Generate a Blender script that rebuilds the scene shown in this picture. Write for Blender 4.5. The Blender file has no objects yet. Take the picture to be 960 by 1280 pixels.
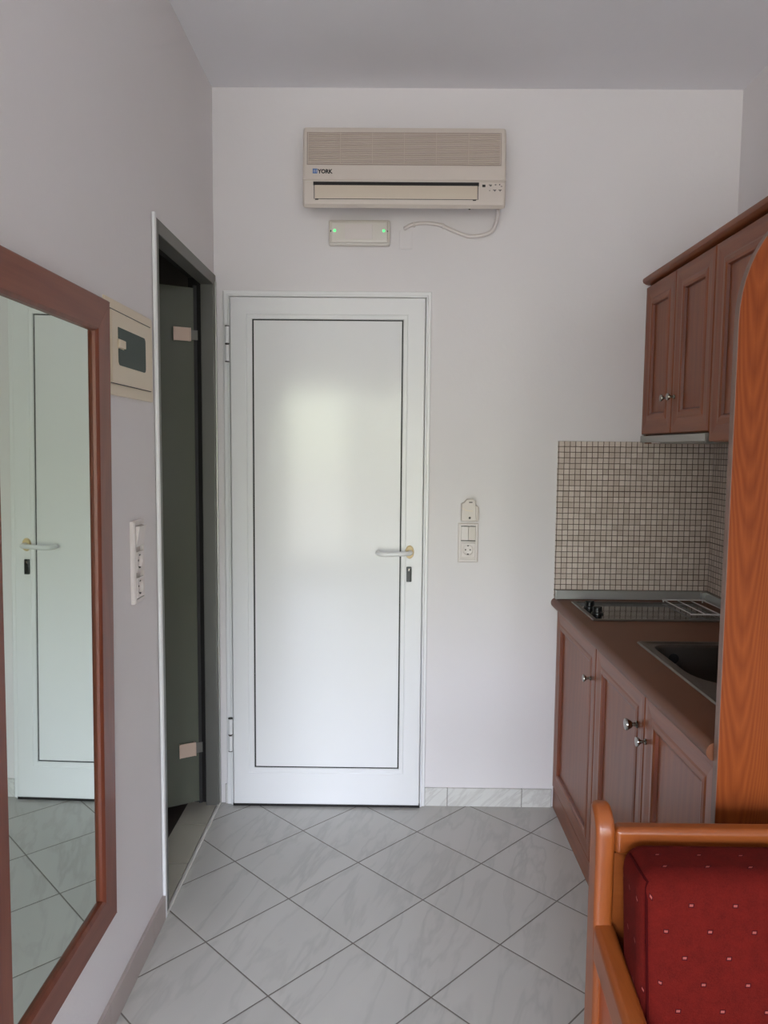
import bpy, bmesh, math, random
from mathutils import Vector, Matrix
random.seed(4)
SC = bpy.context.scene
COL = SC.collection
PI = math.pi

# ------------------------------------------------------------------ measures (metres)
D, XL, XR, H = 3.0626, -0.7103, 1.3575, 2.8966

# ------------------------------------------------------------------ node helpers
def srgb(r, g, b):
    f = lambda c: (c / 255) / 12.92 if c / 255 <= 0.04045 else (((c / 255) + 0.055) / 1.055) ** 2.4
    return (f(r), f(g), f(b), 1)

class NT:
    def __init__(s, name):
        s.m = bpy.data.materials.new(name); s.m.use_nodes = True
        s.t = s.m.node_tree; s.t.nodes.clear()
        s.out = s.t.nodes.new('ShaderNodeOutputMaterial')
    def n(s, typ, **kw):
        nd = s.t.nodes.new(typ)
        for k, v in kw.items():
            setattr(nd, k, v)
        return nd
    def link(s, a, b): s.t.links.new(a, b)
    def put(s, sock, v):
        if hasattr(v, 'links'): s.link(v, sock)
        else: sock.default_value = v
    def math(s, op, a, b=None, c=None):
        nd = s.n('ShaderNodeMath', operation=op)
        s.put(nd.inputs[0], a)
        if b is not None: s.put(nd.inputs[1], b)
        if c is not None: s.put(nd.inputs[2], c)
        return nd.outputs[0]
    def mix(s, f, a, b, mode='MIX'):
        nd = s.n('ShaderNodeMix', data_type='RGBA', blend_type=mode)
        s.put(nd.inputs['Factor'], f); s.put(nd.inputs[6], a); s.put(nd.inputs[7], b)
        return nd.outputs[2]
    def coords(s):
        return s.n('ShaderNodeTexCoord').outputs['Object']
    def sep(s, v):
        nd = s.n('ShaderNodeSeparateXYZ'); s.link(v, nd.inputs[0]); return nd.outputs
    def comb(s, x, y, z):
        nd = s.n('ShaderNodeCombineXYZ')
        for i, v in enumerate((x, y, z)): s.put(nd.inputs[i], v)
        return nd.outputs[0]
    def noise(s, v, scale, detail=4, rough=.55, dist=0):
        nd = s.n('ShaderNodeTexNoise'); s.link(v, nd.inputs['Vector'])
        nd.inputs['Scale'].default_value = scale; nd.inputs['Detail'].default_value = detail
        nd.inputs['Roughness'].default_value = rough; nd.inputs['Distortion'].default_value = dist
        return nd.outputs['Fac']
    def ramp(s, f, stops):
        nd = s.n('ShaderNodeValToRGB'); s.put(nd.inputs[0], f)
        e = nd.color_ramp.elements
        while len(e) < len(stops): e.new(.5)
        for i, (p, c) in enumerate(stops):
            e[i].position = p; e[i].color = c
        return nd.outputs[0]
    def bsdf(s, col, rough=.5, metal=0, bump=None, bstr=.1, bdist=.001, **kw):
        b = s.n('ShaderNodeBsdfPrincipled')
        s.put(b.inputs['Base Color'], col); s.put(b.inputs['Roughness'], rough); s.put(b.inputs['Metallic'], metal)
        for k, v in kw.items(): s.put(b.inputs[k.replace('_', ' ')], v)
        if bump is not None:
            bp = s.n('ShaderNodeBump'); bp.inputs['Strength'].default_value = bstr; bp.inputs['Distance'].default_value = bdist
            s.link(bump, bp.inputs['Height']); s.link(bp.outputs[0], b.inputs['Normal'])
        s.link(b.outputs[0], s.out.inputs[0])
        return s.m

def plain(name, col, rough=.5, metal=0, var=.03, **kw):
    """a plain surface with faint mottling and grain"""
    n = NT(name); v = n.coords()
    f = n.noise(v, 9, 3)
    dark = tuple(c * (1 - var * 2) for c in col[:3]) + (1,)
    c = n.mix(f, dark, col)
    return n.bsdf(c, rough, metal, bump=n.noise(v, 180, 2), bstr=.04, **kw)

def plaster(name, col):
    n = NT(name); v = n.coords()
    f = n.noise(v, 1.7, 4)
    c = n.mix(f, tuple(x * .95 for x in col[:3]) + (1,), col)
    b = n.math('ADD', n.noise(v, 45, 5, .65), n.math('MULTIPLY', n.noise(v, 6, 3), 2.0))
    return n.bsdf(c, .75, bump=b, bstr=.25, bdist=.0025)

def wood(name, c_dark, c_light, grain='Z', scale=1.0, rough=.35, arch=.0, coat=.0, spec=.5, freq=26, seed=0.0, lines=.35, cathedral=0):
    """procedural veneer; grain = the axis the fibres run along"""
    n = NT(name); v = n.coords(); s = n.sep(v)
    ax = {'X': 0, 'Y': 1, 'Z': 2}[grain]
    oth = [i for i in range(3) if i != ax]
    L = s[ax]; A = n.math('ADD', s[oth[0]], n.math('MULTIPLY', s[oth[1]], .83))
    A = n.math('ADD', A, seed)
    warp = n.noise(n.comb(n.math('MULTIPLY', A, 3.2 * scale), n.math('MULTIPLY', L, .9 * scale), 3.1 + seed), 1.0, 3, .5)
    big = n.math('ADD', n.math('MULTIPLY', A, 1.0), n.math('MULTIPLY', n.math('SUBTRACT', warp, .5), arch))
    if cathedral:
        w1 = n.noise(n.comb(n.math('MULTIPLY', A, 5), n.math('MULTIPLY', L, 1.6), 9.2), 1.0, 3, .5)
        d = n.math('PINGPONG', n.math('ADD', A, n.math('MULTIPLY', n.math('SUBTRACT', w1, .5), .05)), .062)
        v_ = n.math('SUBTRACT', n.math('ADD', L, n.math('MULTIPLY', w1, .35)), n.math('MULTIPLY', n.math('MULTIPLY', d, d), 170.0))
        big = n.math('MULTIPLY', v_, cathedral / freq)
    rings = n.math('FRACT', n.math('MULTIPLY', big, freq * scale))
    rings = n.math('ABSOLUTE', n.math('SUBTRACT', n.math('MULTIPLY', rings, 2), 1))
    fib = n.noise(n.comb(n.math('MULTIPLY', A, 160 * scale), n.math('MULTIPLY', L, 5 * scale), 0.0), 1.0, 4, .6)
    tone = n.noise(n.comb(n.math('MULTIPLY', A, 7), n.math('MULTIPLY', L, 1.2), 7.7), 1.0, 2)
    f = n.math('ADD', n.math('MULTIPLY', rings, lines), n.math('MULTIPLY', fib, .45))
    f = n.math('ADD', f, n.math('MULTIPLY', n.math('SUBTRACT', tone, .5), .5))
    c = n.ramp(f, [(.12, c_dark), (.78, c_light)])
    return n.bsdf(c, rough, bump=fib, bstr=.05, Coat_Weight=coat, Coat_Roughness=.15, Specular_IOR_Level=spec)

def mat_floor():
    n = NT('marble_floor_tile'); s = n.sep(n.coords())
    T = .316; a = PI / 4 + .0079
    dx = n.math('SUBTRACT', s[0], -.3279); dy = n.math('SUBTRACT', s[1], 2.8341)
    u = n.math('DIVIDE', n.math('ADD', n.math('MULTIPLY', dx, math.cos(a)), n.math('MULTIPLY', dy, math.sin(a))), T)
    w = n.math('DIVIDE', n.math('SUBTRACT', n.math('MULTIPLY', dy, math.cos(a)), n.math('MULTIPLY', dx, math.sin(a))), T)
    def edge(q):
        f = n.math('ABSOLUTE', n.math('SUBTRACT', n.math('FRACT', q), .5)); return f
    m = n.math('MAXIMUM', edge(u), edge(w))
    grout = n.math('GREATER_THAN', m, .5 - .0068)
    lip = n.math('SMOOTH_MIN', n.math('MULTIPLY', n.math('SUBTRACT', .5, m), 60), 1.0, .2)
    iu, iw = n.math('FLOOR', u), n.math('FLOOR', w)
    wn = n.n('ShaderNodeTexWhiteNoise', noise_dimensions='3D'); n.link(n.comb(iu, iw, 0.0), wn.inputs['Vector'])
    rs = n.sep(wn.outputs['Color'])
    fu, fw = n.math('FRACT', u), n.math('FRACT', w)
    # veins: long soft streaks running across each tile
    p = n.math('ADD', n.math('MULTIPLY', s[0], .95), n.math('MULTIPLY', s[1], -.32))
    q = n.math('ADD', n.math('MULTIPLY', s[0], .32), n.math('MULTIPLY', s[1], .95))
    vec = n.comb(n.math('ADD', n.math('MULTIPLY', p, 9), n.math('MULTIPLY', rs[0], 40)), n.math('ADD', n.math('MULTIPLY', q, 1.9), n.math('MULTIPLY', rs[1], 40)), 0.0)
    nz = n.noise(vec, 1.0, 4, .55, .35)
    vein = n.math('SUBTRACT', 1, n.math('MULTIPLY', n.math('ABSOLUTE', n.math('SUBTRACT', nz, .5)), 22))
    vein = n.math('MULTIPLY', n.math('MAXIMUM', vein, 0.0), n.noise(vec, .7, 2))
    cloud = n.noise(vec, .5, 3)
    base = n.mix(cloud, srgb(182, 180, 173), srgb(203, 201, 194))
    c = n.mix(n.math('MULTIPLY', vein, .42), base, srgb(146, 144, 139))
    c = n.mix(n.math('MULTIPLY', rs[2], .10), c, srgb(190, 190, 182))
    c = n.mix(grout, c, srgb(112, 106, 98))
    r = n.math('ADD', n.math('MULTIPLY', grout, .5), .24)
    return n.bsdf(c, r, bump=lip, bstr=.5, bdist=.0012)

def mat_skirt():
    n = NT('marble_skirting_tile'); s = n.sep(n.coords())
    v = n.comb(n.math('ADD', n.math('MULTIPLY', n.math('ADD', s[0], s[1]), 9), n.math('MULTIPLY', s[2], -9)), n.math('MULTIPLY', s[2], 3), 0.0)
    nz = n.noise(v, 1.0, 5, .6, .8)
    vein = n.math('MAXIMUM', n.math('SUBTRACT', 1, n.math('MULTIPLY', n.math('ABSOLUTE', n.math('SUBTRACT', nz, .5)), 20)), 0.0)
    c = n.mix(n.math('MULTIPLY', vein, .35), srgb(214, 213, 208), srgb(165, 160, 155))
    return n.bsdf(c, .3)

def mat_mosaic():
    n = NT('beige_mosaic_tile'); s = n.sep(n.coords())
    P = .0225
    u = n.math('DIVIDE', n.math('ADD', n.math('SUBTRACT', s[0], .677), n.math('SUBTRACT', 3.05, s[1])), P)
    w = n.math('DIVIDE', n.math('SUBTRACT', s[2], .9265), P)
    # tumbled edges wobble a little
    v = n.coords(); wob = n.math('MULTIPLY', n.math('SUBTRACT', n.noise(v, 70, 2), .5), .10)
    e1 = n.math('ABSOLUTE', n.math('SUBTRACT', n.math('FRACT', n.math('ADD', u, wob)), .5))
    e2 = n.math('ABSOLUTE', n.math('SUBTRACT', n.math('FRACT', n.math('ADD', w, wob)), .5))
    m = n.math('MAXIMUM', e1, e2)
    grout = n.math('GREATER_THAN', m, .5 - .062)
    sheet = n.math('GREATER_THAN', n.math('ABSOLUTE', n.math('SUBTRACT', n.math('FRACT', n.math('DIVIDE', n.math('ADD', w, .5 + .4), 9.0)), .05)), .5 * 2)
    row = n.math('LESS_THAN', n.math('ABSOLUTE', n.math('SUBTRACT', n.math('FRACT', n.math('DIVIDE', w, 9.0)), .0)), .013)
    wn = n.n('ShaderNodeTexWhiteNoise', noise_dimensions='3D'); n.link(n.comb(n.math('FLOOR', u), n.math('FLOOR', w), 0.0), wn.inputs['Vector'])
    rs = n.sep(wn.outputs['Color'])
    c = n.mix(rs[0], srgb(192, 176, 164), srgb(220, 208, 198))
    c = n.mix(n.math('MULTIPLY', n.noise(v, 60, 4), .5), c, srgb(196, 180, 165))
    g = n.math('MAXIMUM', grout, row)
    c = n.mix(g, c, srgb(86, 68, 58))
    return n.bsdf(c, .42, bump=n.math('SUBTRACT', 1, g), bstr=.4, bdist=.001)

def mat_fabric():
    n = NT('red_patterned_upholstery'); v = n.coords(); s = n.sep(v)
    u = n.math('DIVIDE', n.math('SUBTRACT', s[0], s[1]), .037)
    w = n.math('DIVIDE', n.math('SUBTRACT', s[2], s[1]), .0365)
    iu, iw = n.math('FLOOR', u), n.math('FLOOR', w)
    par = n.math('MODULO', n.math('ABSOLUTE', n.math('ADD', iu, iw)), 2.0)
    on = n.math('LESS_THAN', par, .5)
    a = n.math('ABSOLUTE', n.math('SUBTRACT', n.math('FRACT', u), .5)); b = n.math('ABSOLUTE', n.math('SUBTRACT', n.math('FRACT', w), .5))
    inner = n.math('MULTIPLY', n.math('MULTIPLY', n.math('LESS_THAN', a, .085), n.math('LESS_THAN', b, .045)), on)
    outer = n.math('MULTIPLY', n.math('MULTIPLY', n.math('LESS_THAN', a, .13), n.math('LESS_THAN', b, .085)), on)
    mott = n.noise(v, 38, 5, .7)
    weave = n.noise(v, 420, 2)
    c = n.mix(n.math('MULTIPLY', mott, 1.25), srgb(92, 13, 8), srgb(60, 4, 3))
    c = n.mix(n.math('MULTIPLY', weave, .25), c, srgb(140, 44, 34))
    c = n.mix(outer, c, srgb(58, 8, 14))
    c = n.mix(inner, c, srgb(150, 78, 72))
    return n.bsdf(c, .9, bump=weave, bstr=.3, bdist=.001, Specular_IOR_Level=.12)

def mat_mirror():
    n = NT('mirror_silver')
    return n.bsdf(srgb(206, 215, 206), .015, 1.0)

def mat_clear(name='clear_window_glass'):
    n = NT(name)
    t = n.n('ShaderNodeBsdfTransparent'); t.inputs[0].default_value = (.95, .97, .95, 1)
    g = n.n('ShaderNodeBsdfGlossy'); g.inputs['Roughness'].default_value = .02
    f = n.n('ShaderNodeFresnel'); f.inputs[0].default_value = 1.5
    m = n.n('ShaderNodeMixShader'); n.link(f.outputs[0], m.inputs[0]); n.link(t.outputs[0], m.inputs[1]); n.link(g.outputs[0], m.inputs[2])
    n.link(m.outputs[0], n.out.inputs[0]); return n.m

def mat_satin_glass():
    n = NT('grey_green_satin_glass')
    t = n.n('ShaderNodeBsdfTransparent'); t.inputs[0].default_value = (.36, .39, .35, 1)
    d = n.n('ShaderNodeBsdfPrincipled'); d.inputs['Base Color'].default_value = srgb(122, 126, 112); d.inputs['Roughness'].default_value = .22
    m = n.n('ShaderNodeMixShader'); m.inputs[0].default_value = .62
    n.link(t.outputs[0], m.inputs[1]); n.link(d.outputs[0], m.inputs[2]); n.link(m.outputs[0], n.out.inputs[0]); return n.m

def mat_curtain():
    n = NT('sheer_curtain_fabric')
    d = n.n('ShaderNodeBsdfDiffuse'); d.inputs[0].default_value = srgb(214, 208, 190)
    t = n.n('ShaderNodeBsdfTranslucent'); t.inputs[0].default_value = srgb(206, 204, 180)
    m = n.n('ShaderNodeMixShader'); m.inputs[0].default_value = .5
    n.link(d.outputs[0], m.inputs[1]); n.link(t.outputs[0], m.inputs[2])
    # open weave: part of the daylight passes straight through
    o = n.n('ShaderNodeBsdfTransparent'); k = n.n('ShaderNodeMixShader'); k.inputs[0].default_value = .38
    n.link(m.outputs[0], k.inputs[1]); n.link(o.outputs[0], k.inputs[2]); n.link(k.outputs[0], n.out.inputs[0]); return n.m

def mat_emit(name, col, st):
    n = NT(name); e = n.n('ShaderNodeEmission'); e.inputs[0].default_value = col; e.inputs[1].default_value = st
    n.link(e.outputs[0], n.out.inputs[0]); return n.m

M = {}
M['wall'] = plaster('white_wall_plaster', srgb(228, 224, 224))
M['ceil'] = plaster('white_ceiling_plaster', srgb(232, 231, 235))
M['floor'] = mat_floor(); M['skirt'] = mat_skirt(); M['mosaic'] = mat_mosaic()
M['skirt2'] = plain('plain_pinkish_skirting_tile', srgb(178, 166, 160), .4, var=.04)
M['strip'] = plain('pale_grey_threshold_metal', srgb(214, 212, 204), .45, .0)
M['joint'] = plain('dark_tile_joint', srgb(120, 112, 104), .8)
M['pvc'] = plain('white_lacquered_aluminium', srgb(234, 234, 234), .32, var=.01)
M['pvc_panel'] = plain('white_glossy_door_panel', srgb(234, 234, 234), .13, var=.005, Specular_IOR_Level=.34)
M['gasket'] = plain('black_rubber_gasket', srgb(38, 38, 38), .6)
M['alu'] = plain('brushed_aluminium', srgb(176, 176, 172), .38, .75)
M['alu_dark'] = plain('dull_grey_aluminium', srgb(118, 117, 112), .45, .5)
M['steel'] = plain('stainless_steel', srgb(112, 104, 98), .34, .85)
M['chrome'] = plain('chrome', srgb(150, 146, 138), .2, 1.0)
M['plastic'] = plain('white_plastic', srgb(222, 214, 210), .4, var=.01)
M['plastic_y'] = plain('yellowed_white_plastic', srgb(212, 203, 195), .4, var=.02)
M['cream'] = plain('cream_plastic', srgb(222, 208, 184), .4, var=.02)
M['beige'] = plain('yellowed_handle_plastic', srgb(224, 200, 150), .4)
M['hingeb'] = plain('pinkish_beige_hinge_metal', srgb(214, 190, 172), .4)
M['black'] = plain('black_plastic', srgb(16, 16, 16), .35)
M['dark'] = plain('recess_shade', srgb(24, 20, 18), .7)  # near-black standing in for the shade inside gaps and openings
M['hole'] = plain('grey_socket_hole', srgb(60, 56, 54), .6)
M['ac'] = plain('aged_air_conditioner_plastic', srgb(208, 197, 187), .42, var=.02)
M['ac_grille'] = plain('aged_grille_plastic', srgb(200, 186, 174), .5, var=.02)
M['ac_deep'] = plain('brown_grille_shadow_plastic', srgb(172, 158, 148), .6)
M['ac_flap'] = plain('yellowed_flap_plastic', srgb(204, 190, 172), .4, var=.02)
M['blue'] = plain('blue_logo_ink', srgb(44, 104, 170), .4)
M['ink'] = plain('dark_logo_ink', srgb(28, 28, 34), .5)
M['smoke'] = plain('smoked_green_plastic', srgb(58, 72, 66), .45, var=.02, Specular_IOR_Level=.2)
M['led'] = mat_emit('green_led_light', (.12, 1, .25, 1), 1.6)
M['lamp'] = plain('milky_lamp_cover', srgb(220, 214, 206), .3, var=.01)
M['mirror'] = mat_mirror(); M['glass'] = mat_clear(); M['satin'] = mat_satin_glass(); M['curtain'] = mat_curtain()
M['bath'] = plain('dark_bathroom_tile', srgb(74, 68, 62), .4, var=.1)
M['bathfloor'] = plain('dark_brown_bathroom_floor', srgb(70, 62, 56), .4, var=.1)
M['sill'] = plain('beige_doorstep_tile', srgb(190, 186, 170), .3, var=.08)
cu = (srgb(116, 55, 22), srgb(150, 82, 40))
M['mframe'] = wood('reddish_brown_mirror_wood_upright', srgb(112, 58, 40), srgb(144, 82, 60), 'Z', rough=.38, arch=.3, lines=.2)
M['mframe_h'] = wood('reddish_brown_mirror_wood_crossways', srgb(112, 58, 40), srgb(144, 82, 60), 'Y', rough=.38, arch=.3, lines=.2)
M['cab'] = wood('brown_cherry_veneer_upright', *cu, 'Z', rough=.30, arch=.25, lines=.22, spec=.42)
M['cab_h'] = wood('brown_cherry_veneer_crossways', *cu, 'Y', rough=.30, arch=.25, lines=.22, spec=.42)
M['lip'] = wood('orange_brown_moulding_wood', srgb(100, 46, 26), srgb(132, 66, 40), 'Z', rough=.35, lines=.2)
M['top'] = plain('brown_worktop_laminate', srgb(112, 66, 42), .45, var=.08, Specular_IOR_Level=.4)
M['panel'] = wood('orange_cherry_panel_veneer', srgb(112, 50, 20), srgb(144, 74, 34), 'Z', rough=.42, arch=.22, freq=58, lines=.30, seed=.31, spec=.14, cathedral=11)
M['edge'] = plain('brown_panel_edge_band', srgb(120, 90, 76), .45)
M['beech'] = wood('orange_varnished_beech', srgb(128, 62, 22), srgb(154, 84, 36), 'Z', rough=.34, arch=.1, lines=.12, coat=.12)
M['beech_x'] = wood('orange_varnished_beech_rail', srgb(128, 62, 22), srgb(154, 84, 36), 'X', rough=.34, arch=.1, lines=.12, coat=.12)
M['beech_y'] = wood('orange_varnished_beech_arm', srgb(128, 62, 22), srgb(154, 84, 36), 'Y', rough=.34, arch=.1, lines=.12, coat=.12)
M['beech_red'] = wood('reddish_sofa_side_board', srgb(150, 66, 30), srgb(182, 90, 46), 'Z', rough=.4, arch=.1, lines=.15)
M['fabric'] = mat_fabric()
M['piping'] = plain('dark_red_piping', srgb(58, 8, 9), .9, Specular_IOR_Level=.05)
M['hobglass'] = plain('dark_hob_glass', srgb(34, 32, 32), .08, var=.0, Specular_IOR_Level=.8)
M['slats'] = plain('white_slat_metal', srgb(215, 212, 208), .4)

# ------------------------------------------------------------------ mesh helpers
def merge(bm, t, mi=0):
    for f in t.faces: f.material_index = mi
    me = bpy.data.meshes.new('tmp'); t.to_mesh(me); t.free(); bm.from_mesh(me); bpy.data.meshes.remove(me)
    return bm

def box(bm, x0, x1, y0, y1, z0, z1, bev=0, seg=2, mi=0, rot=None, about=None):
    t = bmesh.new(); bmesh.ops.create_cube(t, size=1)
    for v in t.verts:
        v.co = Vector((x0 + (v.co.x + .5) * (x1 - x0), y0 + (v.co.y + .5) * (y1 - y0), z0 + (v.co.z + .5) * (z1 - z0)))
    if bev: bmesh.ops.bevel(t, geom=t.edges[:], offset=bev, segments=seg, affect='EDGES', profile=.5)
    if rot is not None: bmesh.ops.rotate(t, verts=t.verts, cent=Vector(about), matrix=rot)
    return merge(bm, t, mi)

def prism(bm, pts, axis, lo, hi, bev=0, seg=2, mi=0):
    """pts = outline in the two other axes, extruded from lo to hi along axis"""
    def mk(p, h):
        return {'X': (h, p[0], p[1]), 'Y': (p[0], h, p[1]), 'Z': (p[0], p[1], h)}[axis]
    t = bmesh.new()
    a = [t.verts.new(mk(p, lo)) for p in pts]; b = [t.verts.new(mk(p, hi)) for p in pts]
    n = len(pts)
    fa = t.faces.new(a); fb = t.faces.new(b[::-1])
    for i in range(n): t.faces.new((a[(i + 1) % n], a[i], b[i], b[(i + 1) % n]))
    bmesh.ops.recalc_face_normals(t, faces=t.faces)
    if bev: bmesh.ops.bevel(t, geom=[e for e in t.edges if (e in fa.edges or e in fb.edges)], offset=bev, segments=seg, affect='EDGES', profile=.5)
    return merge(bm, t, mi)

def lathe(bm, prof, origin, axis, seg=24, mi=0, sx=1, sy=1):
    """prof = (distance along axis, radius) pairs"""
    ax = Vector(axis).normalized(); o = Vector(origin)
    u = ax.orthogonal().normalized() if abs(ax.z) < .9 else Vector((1, 0, 0)); w = ax.cross(u)
    if abs(ax.z) < .9:
        u = Vector((0, 0, 1)); w = ax.cross(u).normalized()
    t = bmesh.new(); rings = []
    for d, r in prof:
        if r < 1e-6: rings.append([t.verts.new(o + ax * d)])
        else: rings.append([t.verts.new(o + ax * d + u * (r * sx * math.cos(2 * PI * i / seg)) + w * (r * sy * math.sin(2 * PI * i / seg))) for i in range(seg)])
    for a, b in zip(rings, rings[1:]):
        for i in range(seg):
            j = (i + 1) % seg
            if len(a) == 1 and len(b) == 1: continue
            if len(a) == 1: t.faces.new((a[0], b[j], b[i]))
            elif len(b) == 1: t.faces.new((a[i], a[j], b[0]))
            else: t.faces.new((a[i], a[j], b[j], b[i]))
    for rg in (rings[0], rings[-1]):
        if len(rg) > 1: t.faces.new(rg)
    bmesh.ops.recalc_face_normals(t, faces=t.faces)
    return merge(bm, t, mi)

def spline(pts, n=10):
    P = [Vector(p) for p in pts]; P = [P[0] * 2 - P[1]] + P + [P[-1] * 2 - P[-2]]; out = []
    for i in range(1, len(P) - 2):
        for k in range(n):
            t = k / n; a, b, c, d = P[i - 1:i + 3]
            out.append(.5 * ((2 * b) + (c - a) * t + (2 * a - 5 * b + 4 * c - d) * t * t + (3 * b - a - 3 * c + d) * t ** 3))
    out.append(P[-2]); return out

def tube(bm, pts, r, seg=12, mi=0, rr=None):
    pts = [Vector(p) for p in pts]; t = bmesh.new(); rings = []; up = None
    for i, p in enumerate(pts):
        d = (pts[min(i + 1, len(pts) - 1)] - pts[max(i - 1, 0)]).normalized()
        if up is None: up = d.orthogonal().normalized()
        up = (up - d * up.dot(d)).normalized(); w = d.cross(up)
        R = rr[i] if rr else r
        rings.append([t.verts.new(p + up * (R * math.cos(2 * PI * k / seg)) + w * (R * math.sin(2 * PI * k / seg))) for k in range(seg)])
    for a, b in zip(rings, rings[1:]):
        for k in range(seg): t.faces.new((a[k], a[(k + 1) % seg], b[(k + 1) % seg], b[k]))
    t.faces.new(rings[0][::-1]); t.faces.new(rings[-1])
    bmesh.ops.recalc_face_normals(t, faces=t.faces)
    return merge(bm, t, mi)

def ring(bm, rects, mp, fill=True, back=True, mis=None, top_mi=None):
    """concentric rectangles (u0,u1,v0,v1,h) joined into a moulded, mitred panel"""
    t = bmesh.new(); L = []
    for (u0, u1, v0, v1, h) in rects:
        L.append([t.verts.new(mp(u, v, h)) for u, v in ((u0, v0), (u1, v0), (u1, v1), (u0, v1))])
    for k, (a, b) in enumerate(zip(L, L[1:])):
        for i in range(4):
            f = t.faces.new((a[i], a[(i + 1) % 4], b[(i + 1) % 4], b[i]))
            m = (mis[k] if mis else 0)
            if isinstance(m, tuple): m = m[i % 2]     # (crossways rails, uprights)
            f.material_index = m
    if fill: t.faces.new(L[-1]).material_index = (mis[-1] if mis and len(mis) >= len(rects) else 0)
    if back: t.faces.new(L[0][::-1])
    bmesh.ops.recalc_face_normals(t, faces=t.faces)
    me = bpy.data.meshes.new('tmp'); t.to_mesh(me); t.free(); bm.from_mesh(me); bpy.data.meshes.remove(me)
    return bm

def finish(name, bm, mats, parent=None, smooth=True, origin=None):
    me = bpy.data.meshes.new(name)
    off = None
    root = parent
    if parent is not None: off = Vector(parent['_o'])
    elif origin is not None: off = Vector(origin)
    if off is not None: bmesh.ops.translate(bm, verts=bm.verts, vec=-off)
    bm.to_mesh(me); bm.free()
    if not isinstance(mats, (list, tuple)): mats = [mats]
    for m in mats: me.materials.append(M[m] if isinstance(m, str) else m)
    if smooth:
        for p in me.polygons: p.use_smooth = True
        try: me.set_sharp_from_angle(angle=math.radians(32))
        except Exception: pass
    o = bpy.data.objects.new(name, me); COL.objects.link(o)
    o['_o'] = tuple(off) if off is not None else (0., 0., 0.)
    if parent is not None: o.parent = parent
    elif off is not None: o.location = off
    if smooth:
        wn = o.modifiers.new('weighted_normal', 'WEIGHTED_NORMAL'); wn.keep_sharp = True; wn.weight = 80
    return o

def thing(name, label, cat, loc, group=None, kind=None):
    o = bpy.data.objects.new(name, None); COL.objects.link(o); o.location = loc; o.empty_display_size = .05
    o['_o'] = tuple(float(c) for c in loc); o['label'] = label; o['category'] = cat
    if group: o['group'] = group
    if kind: o['kind'] = kind
    return o

def tag(o, label, cat, group=None):
    o['label'] = label; o['category'] = cat
    if group: o['group'] = group
    return o

def structure(name, bm, mats, label=None, smooth=False):
    o = finish(name, bm, mats, smooth=smooth); o['kind'] = 'structure'
    if label: o['label'] = label
    return o

def text_mesh(txt, size, mp, parent, mat, name='lettering', squash=1.0, bold=.0):
    cu = bpy.data.curves.new('t', 'FONT'); cu.body = txt; cu.size = size; cu.offset = bold; cu.extrude = .0004
    cu.resolution_u = 3
    to = bpy.data.objects.new('t', cu); COL.objects.link(to)
    dg = bpy.context.evaluated_depsgraph_get(); dg.update()
    me = bpy.data.meshes.new_from_object(to.evaluated_get(dg))
    bm = bmesh.new(); bm.from_mesh(me)
    bpy.data.objects.remove(to); bpy.data.meshes.remove(me)
    for v in bm.verts: v.co = Vector(mp(v.co.x * squash, v.co.y, v.co.z))
    return finish(name, bm, mat, parent, smooth=False)

def B(): return bmesh.new()

# ================================================================== ROOM SHELL
YB, XLL, XRR = -3.0, -1.9, 2.45      # the wider living area behind the camera
bm = B(); box(bm, XLL - .1, XRR + .1, YB - .1, D + .1, -.10, 0); structure('floor', bm, 'floor', 'pale marbled tiles laid diagonally')
bm = B(); box(bm, XLL - .1, XRR + .1, YB - .1, D + .1, H, H + .1); structure('ceiling', bm, 'ceil', 'white ceiling')
bm = B(); box(bm, XL, XRR + .1, D, D + .1, 0, H); structure('wall_far', bm, 'wall', 'white wall with the entrance door')
bm = B()
box(bm, XL - .1, XL, .9, 2.283, 0, H); box(bm, XL - .1, XL, 2.283, D + .1, 2.178, H)
structure('wall_left', bm, 'wall', 'white wall with mirror and bathroom doorway')
bm = B(); box(bm, XLL, XL - .1, .9, 1.0, 0, H); structure('wall_left_return', bm, 'wall')
bm = B(); box(bm, XLL - .1, XLL, YB, 1.0, 0, H); structure('wall_side_of_living_area', bm, 'wall')
bm = B(); box(bm, XR, XR + .1, 1.63, D, 0, H); structure('wall_right', bm, 'wall', 'white wall behind the kitchenette')
bm = B(); box(bm, XR, XRR, 1.53, 1.63, 0, H); structure('wall_behind_sofa', bm, 'wall')
bm = B(); box(bm, XRR, XRR + .1, YB, 1.53, 0, H); structure('wall_right_of_living_area', bm, 'wall')
# back wall with the balcony window
WX0, WX1, WZ0, WZ1 = -1.62, 1.5, .06, 2.25
bm = B()
box(bm, XLL, WX0, YB - .1, YB, 0, H); box(bm, WX1, XRR, YB - .1, YB, 0, H)
box(bm, WX0, WX1, YB - .1, YB, WZ1, H); box(bm, WX0, WX1, YB - .1, YB, 0, WZ0)
structure('wall_back', bm, 'wall')
w = thing('window_1', 'white framed balcony window', 'window', (0, YB, 0), kind='structure'); del w['category']
wm = -.42
for a, b in ((WX0, wm), (wm, .54), (.54, WX1)):
    bm = B()
    for r in ((a, a + .06, WZ0, WZ1), (b - .06, b, WZ0, WZ1), (a + .06, b - .06, WZ0, WZ0 + .09), (a + .06, b - .06, WZ1 - .06, WZ1)):
        box(bm, r[0], r[1], YB - .07, YB - .02, r[2], r[3], .004)
    s_ = finish('window_sash', bm, 'pvc', w)
    bm = B(); box(bm, a + .06, b - .06, YB - .048, YB - .042, WZ0 + .09, WZ1 - .06); finish('pane', bm, 'glass', s_, smooth=False)
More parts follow.
